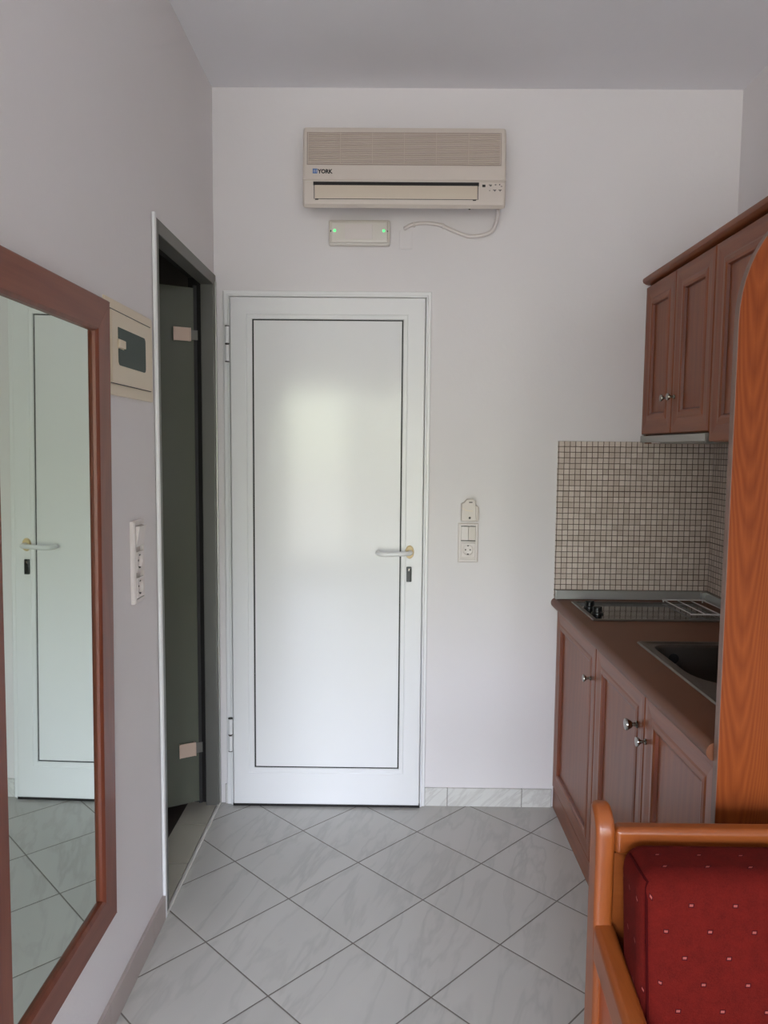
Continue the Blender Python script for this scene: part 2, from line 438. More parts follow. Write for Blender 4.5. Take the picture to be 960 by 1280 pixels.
# curtain over the right leaf
bm = B(); t = []
N = 90
for i in range(N + 1):
    x = -.48 + 1.5 * i / N; y = YB + .11 + .022 * math.sin(i * .75) + .008 * math.sin(i * 1.9)
    t.append((x, y))
pts = t + [(x, y + .002) for x, y in t[::-1]]
for (x0, y0), (x1, y1) in zip(t, t[1:]):
    v = [bm.verts.new((x, y, z)) for x, y, z in ((x0, y0, .03), (x1, y1, .03), (x1, y1, 2.3), (x0, y0, 2.3))]; bm.faces.new(v)
bmesh.ops.remove_doubles(bm, verts=bm.verts, dist=1e-5)
tag(finish('curtain', bm, 'curtain', origin=(.1, YB + .1, .03)), 'sheer cream curtain drawn across the middle of the balcony window', 'curtain')
bm = B(); tube(bm, [(-1.68, YB + .11, 2.33), (1.7, YB + .11, 2.33)], .012); 
for x in (-1.6, 1.6): box(bm, x - .01, x + .01, YB + .001, YB + .11, 2.325, 2.345)
tag(finish('curtain_rail', bm, 'plastic', origin=(0, YB + .1, 2.33)), 'white curtain rail above the balcony window', 'curtain rail')

# skirtings
def skirt_y(name, x0, x1, joints, z=.078):
    bm = B(); e = [x0] + joints + [x1]
    for a, b in zip(e, e[1:]): box(bm, a + .0012, b - .0012, D - .011, D, 0, z, .0015)
    box(bm, x0, x1, D - .0095, D, 0, z - .001, mi=1)
    structure(name, bm, ['skirt', 'joint'], smooth=False)
skirt_y('baseboard_far', .158, .69, [.253, .565]); skirt_y('baseboard_corner', XL + .03, -.669, [], .084)
bm = B(); e = [.9, 1.1, 1.45, 1.8, 2.15, 2.279]
for a, b in zip(e, e[1:]): box(bm, XL, XL + .011, a + .0005, b - .0005, 0, .078, .0015)
structure('baseboard_left', bm, 'skirt2')

# bathroom beyond the doorway
bm = B(); BX = -2.15
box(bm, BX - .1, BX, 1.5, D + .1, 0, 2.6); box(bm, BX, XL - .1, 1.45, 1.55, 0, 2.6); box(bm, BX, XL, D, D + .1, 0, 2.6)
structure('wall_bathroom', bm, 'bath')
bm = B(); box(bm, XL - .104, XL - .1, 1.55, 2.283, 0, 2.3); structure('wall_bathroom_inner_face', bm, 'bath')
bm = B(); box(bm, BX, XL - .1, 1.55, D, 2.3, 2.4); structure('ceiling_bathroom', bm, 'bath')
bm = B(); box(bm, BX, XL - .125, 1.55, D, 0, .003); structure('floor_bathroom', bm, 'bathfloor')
bm = B()
for a, b in ((2.283, 2.58), (2.583, 2.86), (2.863, D - .003)): box(bm, XL - .125, XL - .003, a, b, 0, .006, .001)
structure('trim_1', bm, 'sill', 'beige tiled doorstep')
bm = B(); box(bm, XL + .000, XL + .012, 2.29, D - .004, 0, .009, .003); structure('trim_2', bm, 'strip', 'metal threshold strip')

# door_2: glass door in a metal frame
d2 = thing('door_2', 'grey glass bathroom door standing open in a metal frame', 'door', (XL, 2.67, 0), kind='structure'); del d2['category']
bm = B()
X0, X1 = XL - .045, XL + .008
box(bm, X0, X1, 2.283, 2.318, .0, 2.178, .003)                # near jamb
box(bm, X0, X1, D - .040, D - .004, .0, 2.178, .003)          # far jamb
box(bm, X0, X1, 2.318, D - .040, 2.135, 2.178, .003)          # head
fr = finish('frame', bm, 'alu_dark', d2)
bm = B(); box(bm, XL - .100, X0, 2.284, 2.296, .007, 2.177); box(bm, XL - .100, X0, D - .014, D - .001, .007, 2.177); box(bm, XL - .100, X0, 2.296, D - .014, 2.165, 2.177); finish('reveal_shade', bm, 'dark', d2, smooth=False)  # dark boxes added so the doorway reveal reads as shaded
bm = B(); box(bm, XL + .002, XL + .012, 2.270, 2.285, .0, 2.186, .002); finish('edge_strip', bm, 'pvc', d2)
bm = B(); box(bm, XL + .006, XL + .013, D - .022, D - .012, .0, 2.15, .002); finish('edge_strip', bm, 'alu', d2)
hx, hy = XL - .052, 2.985
dirv = Vector((-.83, -.50, 0)).normalized(); nor = Vector((-dirv.y, dirv.x, 0))
def leafbox(bm, a0, a1, n0, n1, z0, z1, bev=.001):
    t = bmesh.new(); bmesh.ops.create_cube(t, size=1)
    for v in t.verts:
        a = a0 + (v.co.x + .5) * (a1 - a0); q = n0 + (v.co.y + .5) * (n1 - n0); z = z0 + (v.co.z + .5) * (z1 - z0)
        v.co = Vector((hx, hy, 0)) + dirv * a + nor * q + Vector((0, 0, z))
    bmesh.ops.bevel(t, geom=t.edges[:], offset=bev, segments=2, affect='EDGES'); merge(bm, t)
bm = B(); leafbox(bm, .012, .64, -.004, .004, .05, 2.11); gl = finish('glass_leaf', bm, 'satin', d2, smooth=False)
bm = B(); leafbox(bm, .001, .012, -.006, .006, .04, 2.12); finish('rubber_seal', bm, 'gasket', d2)
for z0, z1 in ((1.908, 1.953), (.250, .300)):
    bm = B(); leafbox(bm, .030, .092, -.016, .016, z0, z1, .003); hb = finish('hinge', bm, 'hingeb', d2)
    bm = B(); leafbox(bm, .0, .030, -.008, .008, z0 + .006, z1 - .006, .002); finish('hinge_arm', bm, 'alu_dark', hb)

# door_1: white entrance door
d1 = thing('door_1', 'white entrance door with one large flat panel', 'door', (-.255, D - .02, 0), kind='structure'); del d1['category']
mpY = lambda u, v, h: (u, D - h, v)
bm = B()
ring(bm, [(-.672, .158, .0, 2.118, .0), (-.672, .158, .0, 2.118, .010), (-.669, .155, .0, 2.115, .012), (-.655, .146, .0, 2.104, .012),
          (-.652, .143, .0, 2.101, .020), (-.646, .138, .002, 2.095, .020), (-.643, .135, .004, 2.092, .004)], mpY, back=False)
finish('casing', bm, 'pvc', d1, smooth=False)
bm = B(); box(bm, -.644, .136, D - .030, D - .012, .001, .0112); finish('bottom_gap_shade', bm, 'dark', d1)  # dark strip painting in the shade below the leaf
bm = B()
y0, z0, y1, z1 = -.641, .0115, .133, 2.089
ring(bm, [(y0, y1, z0, z1, .008), (y0, y1, z0, z1, .030), (y0 + .003, y1 - .003, z0 + .003, z1 - .003, .033),
          (-.577, .067, .146, 2.024, .033), (-.575, .065, .148, 2.022, .031), (-.573, .063, .150, 2.020, .0345),
          (-.556, .050, .166, 2.006, .0345), (-.552, .046, .170, 2.003, .030)], mpY, fill=True)
lf = finish('leaf', bm, 'pvc', d1, smooth=False)
bm = B(); ring(bm, [(-.5525, .0465, .1695, 2.0035, .030), (-.5525, .0465, .1695, 2.0035, .0315), (-.5465, .0415, .1745, 1.9985, .0315), (-.5465, .0415, .1745, 1.9985, .030)], mpY, fill=False, back=False)
finish('gasket', bm, 'gasket', lf, smooth=False)
bm = B(); box(bm, -.5465, .0415, D - .0325, D - .0300, .1745, 1.9985, .0008); finish('door_panel', bm, 'pvc_panel', lf)
for zc in (1.905, .307):
    bm = B()
    lathe(bm, [(0, .0), (0, .0085), (.064, .0085), (.064, 0)], (-.652, D - .034, zc - .068), (0, 0, 1), 16)
    lathe(bm, [(0, .0), (0, .0085), (.064, .0085), (.064, 0)], (-.652, D - .034, zc + .004), (0, 0, 1), 16)
    lathe(bm, [(0, .0), (0, .0065), (.138, .0065), (.138, 0)], (-.652, D - .034, zc - .069), (0, 0, 1), 12, mi=1)
    for zz in (zc - .070, zc, zc + .069): lathe(bm, [(0, 0), (0, .009), (.003, .009), (.003, 0)], (-.652, D - .034, zz), (0, 0, 1), 16, mi=1)
    finish('hinge', bm, ['pvc', 'hole'], d1)
# handle
bm = B(); lathe(bm, [(0, .0), (.0, .0185), (.006, .0185), (.010, .016), (.010, 0)], (.082, D - .033, 1.080), (0, -1, 0), 28, sx=1.45, sy=.95)
hd = finish('handle_rose', bm, 'beige', d1)
bm = B()
p = spline([(.084, D - .040, 1.080), (.083, D - .070, 1.080), (.066, D - .090, 1.080), (.03, D - .094, 1.079), (-.01, D - .094, 1.077), (-.034, D - .090, 1.078), (-.045, D - .076, 1.079), (-.046, D - .060, 1.079)], 6)
tube(bm, p, .0095, 14); finish('door_handle', bm, 'pvc', d1)
bm = B(); box(bm, .070, .091, D - .043, D - .033, .958, 1.020, .003); box(bm, .077, .084, D - .045, D - .042, 1.004, 1.013, .001, mi=1); finish('lock_plate', bm, ['black', 'chrome'], d1)

# ================================================================== AIR CONDITIONER
ac = thing('air_conditioner', 'cream wall-mounted air conditioner with louvred front above the door', 'air conditioner', (.04, D, 2.38))
prof = [(D - .001, 2.453), (D - .001, 2.685), (D - .14, 2.690), (D - .165, 2.680), (D - .178, 2.655), (D - .188, 2.50), (D - .190, 2.483), (D - .186, 2.478), (D - .187, 2.42), (D - .184, 2.400), (D - .174, 2.389), (D - .150, 2.396), (D - .10, 2.416), (D - .02, 2.448)]
bm = B(); prism(bm, prof, 'X', -.335, .418, .012, 4); finish('casing', bm, 'ac', ac)
def fy(z, off=0): return D - (.188 + (2.50 - z) * (.010 / .155)) - off     # front face of the casing
def facep(u, v, h): return (u, D - (.188 - (v - 2.50) * .0645) - h, v)
bm = B(); box(bm, -.3175, .3975, D - .181, D - .17, 2.541, 2.656); 
t = bm
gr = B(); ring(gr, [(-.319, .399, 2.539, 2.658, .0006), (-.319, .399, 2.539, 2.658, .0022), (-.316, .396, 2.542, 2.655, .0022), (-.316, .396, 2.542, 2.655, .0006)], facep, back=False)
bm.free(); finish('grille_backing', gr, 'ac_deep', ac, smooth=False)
bm = B()
ns = 17
for k in range(ns):
    z = 2.5445 + (2.6525 - 2.5445) * k / (ns - 1)
    y = D - (.188 - (z - 2.50) * .0645)
    prism(bm, [(y + .0, z - .0021), (y - .0035, z - .0016), (y - .0045, z + .0006), (y + .0, z + .0024)], 'X', -.315, .395)
for x in (-.315, -.196, -.078, .04, .158, .277, .3935):
    v0 = facep(x, 2.542, 0); v1 = facep(x, 2.655, 0)
    prism(bm, [(v0[1], v0[2]), (v0[1] - .0049, v0[2]), (v1[1] - .0049, v1[2]), (v1[1], v1[2])], 'X', x, x + .0022)
finish('grille', bm, 'ac_grille', ac, smooth=False)
bm = B(); box(bm, -.334, .417, D - .1925, D - .186, 2.4845, 2.490, .0015); finish('front_edge', bm, 'ac', ac)
bm = B(); box(bm, -.295, .318, D - .1868, D - .150, 2.466, 2.4795); finish('air_slot', bm, 'dark', ac)
bm = B(); prism(bm, [(D - .1885, 2.466), (D - .190, 2.440), (D - .187, 2.419), (D - .180, 2.419), (D - .183, 2.466)], 'X', -.289, .312, .001); fl = finish('flap', bm, 'ac_flap', ac)
bm = B()
for x in (-.2925, .3135): prism(bm, [(D - .1885, 2.470), (D - .1878, 2.417), (D - .183, 2.417), (D - .184, 2.470)], 'X', x, x + .0022)
for x in (-.288, .296): box(bm, x, x + .012, D - .1878, D - .180, 2.4135, 2.4175, .001)
box(bm, -.289, .312, D - .1872, D - .178, 2.4165, 2.4185)
finish('flap_gap', bm, 'hole', ac, smooth=False)
bm = B(); box(bm, .330, .342, D - .1872, D - .184, 2.463, 2.472, .001); finish('receiver_window', bm, 'black', ac)
bm = B()
for (x, z, w_, h_) in ((.354, 2.470, .012, .002), (.358, 2.466, .006, .003), (.376, 2.470, .006, .003), (.392, 2.470, .004, .004), (.398, 2.465, .006, .002), (.356, 2.449, .003, .003), (.370, 2.452, .012, .002), (.374, 2.448, .005, .003), (.390, 2.452, .012, .002), (.394, 2.448, .004, .003)):
    box(bm, x, x + w_, D - .1868, D - .1855, z, z + h_)
finish('indicator_marks', bm, 'ink', ac, smooth=False)
bm = B()
v0 = facep(-.298, 2.508, 0)
ring(bm, [(-.297, -.280, 2.508, 2.525, .0), (-.297, -.280, 2.508, 2.525, .0012)], facep); lg = finish('logo', bm, 'blue', ac, smooth=False)
bm = B()
for a in (-.2935, -.2885, -.2835):
    ring(bm, [(a - .0008, a + .0008, 2.511, 2.522, .0012), (a - .0008, a + .0008, 2.511, 2.522, .0015)], facep)
finish('logo_strokes', bm, 'plastic', lg, smooth=False)
text_mesh('YORK', .0205, lambda x, y, z: facep(-.2775 + x, 2.5085 + y, .0006 + z), lg, 'ink', squash=.95, bold=.0009)
bm = B(); box(bm, .288, .296, D - .115, D - .107, 2.405, 2.414, .002); finish('bottom_screw', bm, 'hole', ac)

# emergency light
el = thing('emergency_light', 'white emergency light box with two green glowing indicators', 'emergency light', (-.13, D, 2.30))
bm = B(); box(bm, -.2505, -.0095, D - .028, D, 2.292, 2.390, .008, 3); finish('housing', bm, 'lamp', el)
bm = B(); ring(bm, [(-.243, -.017, 2.299, 2.383, .027), (-.240, -.020, 2.302, 2.380, .037), (-.230, -.030, 2.309, 2.373, .041)], mpY, back=False)
cv = finish('cover', bm, 'lamp', el)
bm = B(); box(bm, -.186, -.078, D - .0422, D - .040, 2.313, 2.369, .0008); finish('label_plate', bm, 'plastic', cv)
for x in (-.226, -.034):
    bm = B(); lathe(bm, [(0, 0), (0, .0055), (.003, .0052), (.0055, .003), (.006, 0)], (x, D - .0395, 2.344), (0, -1, 0), 16); finish('indicator_lamp', bm, 'led', el)
for x in (-.2405, -.0215):
    bm = B(); lathe(bm, [(0, 0), (0, .004), (.003, .003), (.003, 0)], (x, D - .0345, 2.344), (0, -1, 0), 12); finish('clip', bm, 'hole', el)

# cable drooping below the air conditioner
bm = B()
p = spline([(.405, D - .08, 2.418), (.406, D - .06, 2.395), (.392, D - .03, 2.352), (.35, D - .016, 2.336), (.30, D - .012, 2.334), (.245, D - .009, 2.352), (.19, D - .008, 2.376), (.13, D - .008, 2.384), (.08, D - .008, 2.378), (.045, D - .007, 2.362)], 8)
tube(bm, p, .0072, 12)
for q in ((.085, 2.378), (.20, 2.373)): box(bm, q[0] - .004, q[0] + .004, D - .015, D, q[1] - .009, q[1] + .009, .002)
tag(finish('cable', bm, 'plastic', origin=(.2, D, 2.33)), 'white cable drooping below the right end of the air conditioner', 'cable')
bm = B(); box(bm, .028, .078, D - .003, D, 2.285, 2.355, .0012); tag(finish('cover_plate', bm, 'wall', origin=(.053, D, 2.285)), 'blank wall-coloured cover plate right of the emergency light', 'cover plate')

# switch and socket beside the door
def rocker_block(bm, u0, u1, v0, v1, mp, tilt=.003, h=.010):
    """one rocker: a wedge that stands prouder at its bottom edge"""
    pass
sw = thing('switch_and_socket', 'white switch and socket plate on the wall right of the white door', 'switch', (.321, D, 1.035))
bm = B(); ring(bm, [(.279, .363, 1.036, 1.197, 0), (.279, .363, 1.036, 1.197, .006), (.284, .358, 1.041, 1.192, .0105), (.291, .351, 1.048, 1.185, .0105), (.291, .351, 1.048, 1.185, .001)], mpY, fill=False, back=False); finish('frame', bm, 'plastic', sw)
bm = B(); box(bm, .285, .357, D - .003, D, 1.042, 1.191); finish('back_plate', bm, 'plastic', sw, smooth=False)
for a, b in ((.2925, .320), (.3215, .3495)):
    bm = B(); prism(bm, [(D - .010, 1.128), (D - .010, 1.183), (D - .0125, 1.183), (D - .0175, 1.128)], 'X', a, b, .001); finish('rocker', bm, 'plastic' if a < .3 else 'plastic_y', sw)
for z in (1.183, 1.1235):
    bm = B(); box(bm, .2915, .3505, D - .0105, D - .003, z, z + .0035); finish('gap', bm, 'hole', sw, smooth=False)
def socket(parent, cx, cz, mp, hole='hole', S=.029):
    """round recessed socket face with two holes and earth clips; mp maps (u, v, h)"""
    pl = B(); seg = 28; q = []
    rects = [(S, 'sq', .0105), (S - .001, 'sq', .0122), (.0215, 'c', .0122), (.0200, 'c', .0112), (.0192, 'c', .0032), (.0, 'p', .0032)]
    t = bmesh.new(); L = []
    for r, kind_, h in rects:
        rg = []
        if kind_ == 'p': L.append([t.verts.new(mp(cx, cz, h))]); continue
        for i in range(seg):
            a = 2 * PI * (i + .5) / seg; c, s = math.cos(a), math.sin(a)
            k = r / max(abs(c), abs(s)) if kind_ == 'sq' else r
            rg.append(t.verts.new(mp(cx + c * k, cz + s * k, h)))
        L.append(rg)
    for a, b in zip(L, L[1:]):
        for i in range(seg):
            j = (i + 1) % seg
            if len(b) == 1: t.faces.new((a[i], a[j], b[0]))
            else: t.faces.new((a[i], a[j], b[j], b[i]))
    bmesh.ops.recalc_face_normals(t, faces=t.faces)
    merge(pl, t); o = finish('socket_insert', pl, 'plastic', parent)
    for dx in (-.0095, .0095):
        hb_ = B(); ring(hb_, [(cx + dx - .0026, cx + dx + .0026, cz - .0026, cz + .0026, .0032), (cx + dx - .0024, cx + dx + .0024, cz - .0024, cz + .0024, .0040)], mp); finish('pin_hole', hb_, hole, o, smooth=False)
    for dz in (-.0175, .0175):
        hb_ = B(); ring(hb_, [(cx - .0035, cx + .0035, cz + dz - .002, cz + dz + .002, .0032), (cx - .003, cx + .003, cz + dz - .0017, cz + dz + .0017, .0118)], mp); finish('earth_clip', hb_, hole, o, smooth=False)
socket(sw, .321, 1.087, mpY)

kb = thing('key_card_switch', 'off-white surface-mounted box with clip above the light switch', 'switch box', (.322, D, 1.205))
bm = B(); prism(bm, [(.289, 1.207), (.357, 1.207), (.360, 1.213), (.360, 1.262), (.354, 1.270), (.346, 1.272), (.346, 1.290), (.338, 1.296), (.310, 1.296), (.302, 1.284), (.289, 1.278)], 'Y', D - .034, D, .004, 3); finish('housing', bm, 'plastic_y', kb)
bm = B(); box(bm, .346, .353, D - .040, D - .033, 1.214, 1.270, .002); finish('clip', bm, 'plastic_y', kb)
bm = B(); lathe(bm, [(0, 0), (0, .0048), (.001, .004), (.001, 0)], (.323, D - .0342, 1.221), (0, -1, 0), 14); finish('screw', bm, 'hole', kb)
bm = B(); box(bm, .319, .333, D - .0352, D - .0338, 1.282, 1.286, .0005); finish('slot', bm, 'hole', kb)
bm = B(); prism(bm, [(.293, 1.262), (.31, 1.252), (.336, 1.250), (.336, 1.247), (.309, 1.249), (.293, 1.259)], 'Y', D - .0352, D - .033); finish('moulded_ridge', bm, 'cream', kb)

# ================================================================== LEFT WALL ITEMS
mpL = lambda u, v, h: (XL + h, u, v)
fb = thing('fuse_box', 'cream flush fuse box with smoked window between mirror and bathroom doorway', 'fuse box', (XL, 2.06, 1.63))
bm = B(); ring(bm, [(1.878, 2.245, 1.628, 1.868, 0), (1.878, 2.245, 1.628, 1.868, .005), (1.884, 2.239, 1.634, 1.862, .0075), (1.902, 2.215, 1.655, 1.842, .0075)], mpL); finish('wall_frame', bm, 'cream', fb)
bm = B(); ring(bm, [(1.902, 2.215, 1.658, 1.839, .0075), (1.902, 2.215, 1.658, 1.839, .011), (1.905, 2.212, 1.661, 1.836, .013)], mpL); ld = finish('lid', bm, 'cream', fb)
for z in (1.656, 1.8395):
    bm = B(); box(bm, XL + .007, XL + .0105, 1.902, 2.215, z, z + .0022); finish('lid_gap', bm, 'hole', ld, smooth=False)
bm = B()
R = .012
def arc(cx, cz, a0, a1, r=R, n=5): return [(cx + r * math.cos(math.radians(a0 + (a1 - a0) * i / n)), cz + r * math.sin(math.radians(a0 + (a1 - a0) * i / n))) for i in range(n + 1)]
o_ = arc(1.957, 1.717, 180, 270) + arc(2.146, 1.717, 270, 360) + arc(2.146, 1.789, 0, 90) + [(1.945, 1.801), (1.945, 1.772), (1.988, 1.772), (1.988, 1.747), (1.945, 1.747)]
prism(bm, o_, 'X', XL + .012, XL + .0145, .0006); finish('window', bm, 'smoke', ld)
bm = B(); box(bm, XL + .012, XL + .0195, 1.940, 1.986, 1.749, 1.770, .002); finish('latch', bm, 'cream', ld)

ws = thing('wall_switch', 'white three-gang plate of one switch over two sockets beside bathroom doorway', 'switch', (XL, 2.09, 1.065))
bm = B(); ring(bm, [(2.040, 2.124, 1.062, 1.292, 0), (2.040, 2.124, 1.062, 1.292, .009), (2.044, 2.120, 1.066, 1.288, .0125), (2.052, 2.112, 1.074, 1.280, .0125), (2.052, 2.112, 1.074, 1.280, .001)], mpL, fill=False, back=False); finish('frame', bm, 'plastic', ws)
bm = B(); box(bm, XL, XL + .003, 2.046, 2.118, 1.068, 1.286); finish('back_plate', bm, 'plastic', ws, smooth=False)
bm = B(); prism(bm, [(XL + .012, 1.221), (XL + .012, 1.278), (XL + .0235, 1.278), (XL + .0135, 1.221)], 'Y', 2.0535, 2.1105, .001); finish('rocker', bm, 'plastic', ws)
mpL2 = lambda u, v, h: (XL + h + .0015, u, v)
for z in (1.178, 1.105): socket(ws, 2.082, z, mpL2)

# mirror (hung with its top tipped forward)
mr = thing('mirror', 'tall wall mirror in a reddish brown wooden frame', 'mirror', (XL, 1.53, .31))
u0, u1, v0, v1 = 1.235, 1.838, .301, 1.844
bm = B()
fw = .082
ring(bm, [(u0, u1, v0, v1, .0), (u0, u1, v0, v1, .017), (u0 + .003, u1 - .003, v0 + .003, v1 - .003, .019), (u0 + fw - .009, u1 - fw + .009, v0 + fw - .009, v1 - fw + .009, .019),
          (u0 + fw - .006, u1 - fw + .006, v0 + fw - .006, v1 - fw + .006, .0170), (u0 + fw - .002, u1 - fw + .002, v0 + fw - .002, v1 - fw + .002, .013), (u0 + fw, u1 - fw, v0 + fw, v1 - fw, .004)],
     mpL, fill=False, mis=[0, (1, 0), (1, 0), 2, 2, 2])
mf = finish('frame', bm, ['mframe', 'mframe_h', 'lip'], mr, smooth=False)
for (a, b, c, d) in ((u1, v1, -1, -1), (u1, v0, -1, 1), (u0, v1, 1, -1), (u0, v0, 1, 1)):
    p0 = Vector(mpL(a + c * .002, b + d * .002, .0191)); p1 = Vector(mpL(a + c * (fw - .010), b + d * (fw - .010), .0191))
    q = Vector((0, .0009, 0)); up_ = Vector((.0003, 0, 0)); bm = B()
    vs = [bm.verts.new(v) for v in (p0 - q, p0 + q, p1 + q, p1 - q, p0 - q + up_, p0 + q + up_, p1 + q + up_, p1 - q + up_)]
    for f in ((0, 1, 2, 3), (4, 5, 6, 7), (0, 1, 5, 4), (1, 2, 6, 5), (2, 3, 7, 6), (3, 0, 4, 7)): bm.faces.new([vs[k] for k in f])
    bmesh.ops.recalc_face_normals(bm, faces=bm.faces)
    finish('mitre_joint', bm, 'lip', mf, smooth=False)
bm = B(); box(bm, XL + .002, XL + .006, u0 + fw - .004, u1 - fw + .004, v0 + fw - .004, v1 - fw + .004); finish('mirror_glass', bm, 'mirror', mr, smooth=False)
bm = B(); box(bm, XL + .0, XL + .002, u0 + .02, u1 - .02, v0 + .02, v1 - .02); finish('backing_board', bm, 'edge', mr, smooth=False)
mr.rotation_euler = (0, math.radians(.55), 0)

# ================================================================== KITCHENETTE
def knob(parent, x, y, z, s=1.0):
    bm = B(); lathe(bm, [(0, 0), (0, .008 * s), (.003, .008 * s), (.006, .0045 * s), (.013, .0042 * s), (.018, .0085 * s), (.024 * s, .0135 * s), (.027 * s, .0125 * s), (.028 * s, 0)], (x, y, z), (-1, 0, 0), 20)
    return finish('knob', bm, 'chrome', parent)
def cab_door(parent, X, y0, y1, z0, z1, kn=None, name='door'):
    mp = lambda u, v, h: (X + .018 - h, u, v)
    bm = B()
    def r(i, h): return (y0 + i, y1 - i, z0 + i, z1 - i, h)
    ring(bm, [r(0, 0), r(0, .015), r(.003, .018), r(.020, .0185), r(.052, .0165), r(.058, .0185), r(.070, .0195), r(.078, .0165), r(.082, .0085), r(.085, .0085)],
         mp, mis=[(1, 0), (1, 0), (1, 0), (1, 0), (1, 0), (1, 0), (1, 0), 2, 2, 0])
    d = finish(name, bm, ['cab', 'cab_h', 'lip'], parent, smooth=False)
    if kn:
        for k in kn: knob(d, X - .001, k[0], k[1], k[2] if len(k) > 2 else 1.0)
    return d

FX = .693
def carcass(parent, x0, x1, y0, y1, z0, z1, t=.018, mat='cab', open_top=False):
    bm = B()
    box(bm, x0, x1, y0, y0 + t, z0, z1); box(bm, x0, x1, y1 - t, y1, z0, z1)
    box(bm, x0, x1, y0 + t, y1 - t, z0, z0 + t)
    if not open_top: box(bm, x0, x1, y0 + t, y1 - t, z1 - t, z1)
    box(bm, x1 - t, x1, y0 + t, y1 - t, z0 + t, z1 - (0 if open_top else t))
    return finish('carcass', bm, mat, parent, smooth=False)

b1 = thing('base_cabinet', 'single-door base cabinet under the hob in the far corner', 'cabinet', (1.0, 2.75, 0), 'base cabinets')
carcass(b1, FX + .018, 1.297, 2.468, D - .003, .09, .852)
cab_door(b1, FX, 2.470, D - .006, .094, .848, [(2.520, .722)])
bm = B(); box(bm, FX + .004, FX + .02, 2.466, D - .003, .001, .086, .001); finish('plinth', bm, 'cab_h', b1)
b2 = thing('base_cabinet', 'two-door base cabinet under the sink beside the tall panel', 'cabinet', (1.0, 2.0, 0), 'base cabinets')
carcass(b2, FX + .018, 1.297, 1.532, 2.466, .09, .852, open_top=True)
cab_door(b2, FX, 1.984, 2.464, .094, .848, [(2.036, .742, 1.25)])
cab_door(b2, FX, 1.536, 1.980, .094, .848, [(1.962, .722, 1.0)])
bm = B(); box(bm, FX + .004, FX + .02, 1.532, 2.466, .001, .086, .001); finish('plinth', bm, 'cab_h', b2)

# worktop with openings for sink and hob
HB = (.735, 1.215, 2.655, 2.970); SK = (.795, 1.225, 1.765, 2.350)
bm = B()
zt, zb = .891, .853
def slab(x0, x1, y0, y1): box(bm, x0, x1, y0, y1, zb, zt)
xf = FX - .006
slab(xf, 1.298, 2.975, D - .001); slab(xf, 1.298, 2.352, 2.650)
slab(xf, HB[0] - .0, 2.650, 2.975); slab(HB[1], 1.298, 2.650, 2.975)
slab(xf, 1.298, 1.532, 1.762); slab(xf, SK[0], 1.762, 2.352); slab(SK[1], 1.298, 1.762, 2.352)
nose = [(xf, zt)] + [(xf - .004 - .0165 * math.sin(a), zt - .019 + .019 * math.cos(a)) for a in [PI * i / 10 for i in range(11)]] + [(xf, zb)]
prism(bm, nose, 'Y', 1.532, D - .001)
wt = finish('worktop', bm, 'top', origin=(1.0, 2.3, .853)); tag(wt, 'brown laminate worktop with rounded front edge over the base cabinets', 'worktop')

# hob
hb = thing('hob', 'built-in two-ring hob with steel rim and dark glass on the worktop', 'hob', (.975, 2.81, .89))
mpT = lambda u, v, h: (u, v, zt + h)
bm = B(); x0, x1, a0, a1 = HB
ring(bm, [(x0 - .006, x1 + .006, a0 - .006, a1 + .006, .0005), (x0 - .004, x1 + .004, a0 - .004, a1 + .004, .005), (x0 + .008, x1 - .008, a0 + .008, a1 - .008, .0055), (x0 + .011, x1 - .011, a0 + .011, a1 - .011, .0035)], mpT, fill=False, back=False); finish('rim', bm, 'steel', hb, smooth=False)
bm = B(); box(bm, x0 + .010, x1 - .010, a0 + .010, a1 - .010, zt - .02, zt + .0036, .0006); finish('glass_plate', bm, 'hobglass', hb)
for y in (2.862, 2.752):
    bm = B(); lathe(bm, [(0, 0), (0, .022), (.005, .021), (.007, .014), (.020, .013), (.024, .0115), (.024, 0)], (.772, y, zt + .0037), (0, 0, 1), 24)
    box(bm, .755, .789, y - .0045, y + .0045, zt + .010, zt + .031, .002); finish('control_knob', bm, 'black', hb)

# sink
sk = thing('sink', 'stainless steel inset sink in the worktop beside the tall panel', 'sink', (1.01, 2.06, .89))
x0, x1, a0, a1 = SK
def rrect(x0, x1, y0, y1, r, n=8):
    out = []
    q = r if isinstance(r, tuple) else (r, r, r, r)
    for cx, cy, s, r in ((x1 - q[0], y0 + q[0], -90, q[0]), (x1 - q[1], y1 - q[1], 0, q[1]), (x0 + q[2], y1 - q[2], 90, q[2]), (x0 + q[3], y0 + q[3], 180, q[3])):
        for i in range(n + 1):
            a = math.radians(s + 90 * i / n); out.append((cx + r * math.cos(a), cy + r * math.sin(a)))
    return out
bm = B(); loops = []
BW = (.820, 1.185, 1.895, 2.325); RB = (.12, .05, .05, .15)
spec = [(rrect(x0 - .008, x1 + .008, a0 - .008, a1 + .008, .012), zt + .0003), (rrect(x0 - .005, x1 + .005, a0 - .005, a1 + .005, .012), zt + .005),
        (rrect(x0 + .004, x1 - .004, a0 + .004, a1 - .004, .012), zt + .0055), (rrect(x0 + .010, x1 - .010, a0 + .010, a1 - .010, .014), zt + .002),
        (rrect(*BW, RB), zt + .001), (rrect(BW[0] + .006, BW[1] - .006, BW[2] + .006, BW[3] - .006, tuple(k - .005 for k in RB)), zt - .008),
        (rrect(BW[0] + .014, BW[1] - .014, BW[2] + .014, BW[3] - .014, tuple(k - .012 for k in RB)), zt - .12), (rrect(BW[0] + .04, BW[1] - .04, BW[2] + .04, BW[3] - .04, tuple(max(.02, k - .03) for k in RB)), zt - .15),
        (rrect(1.009 - .03, 1.009 + .03, 2.10 - .03, 2.10 + .03, .0299), zt - .156)]
for pts, z in spec: loops.append([bm.verts.new((x, y, z)) for x, y in pts])
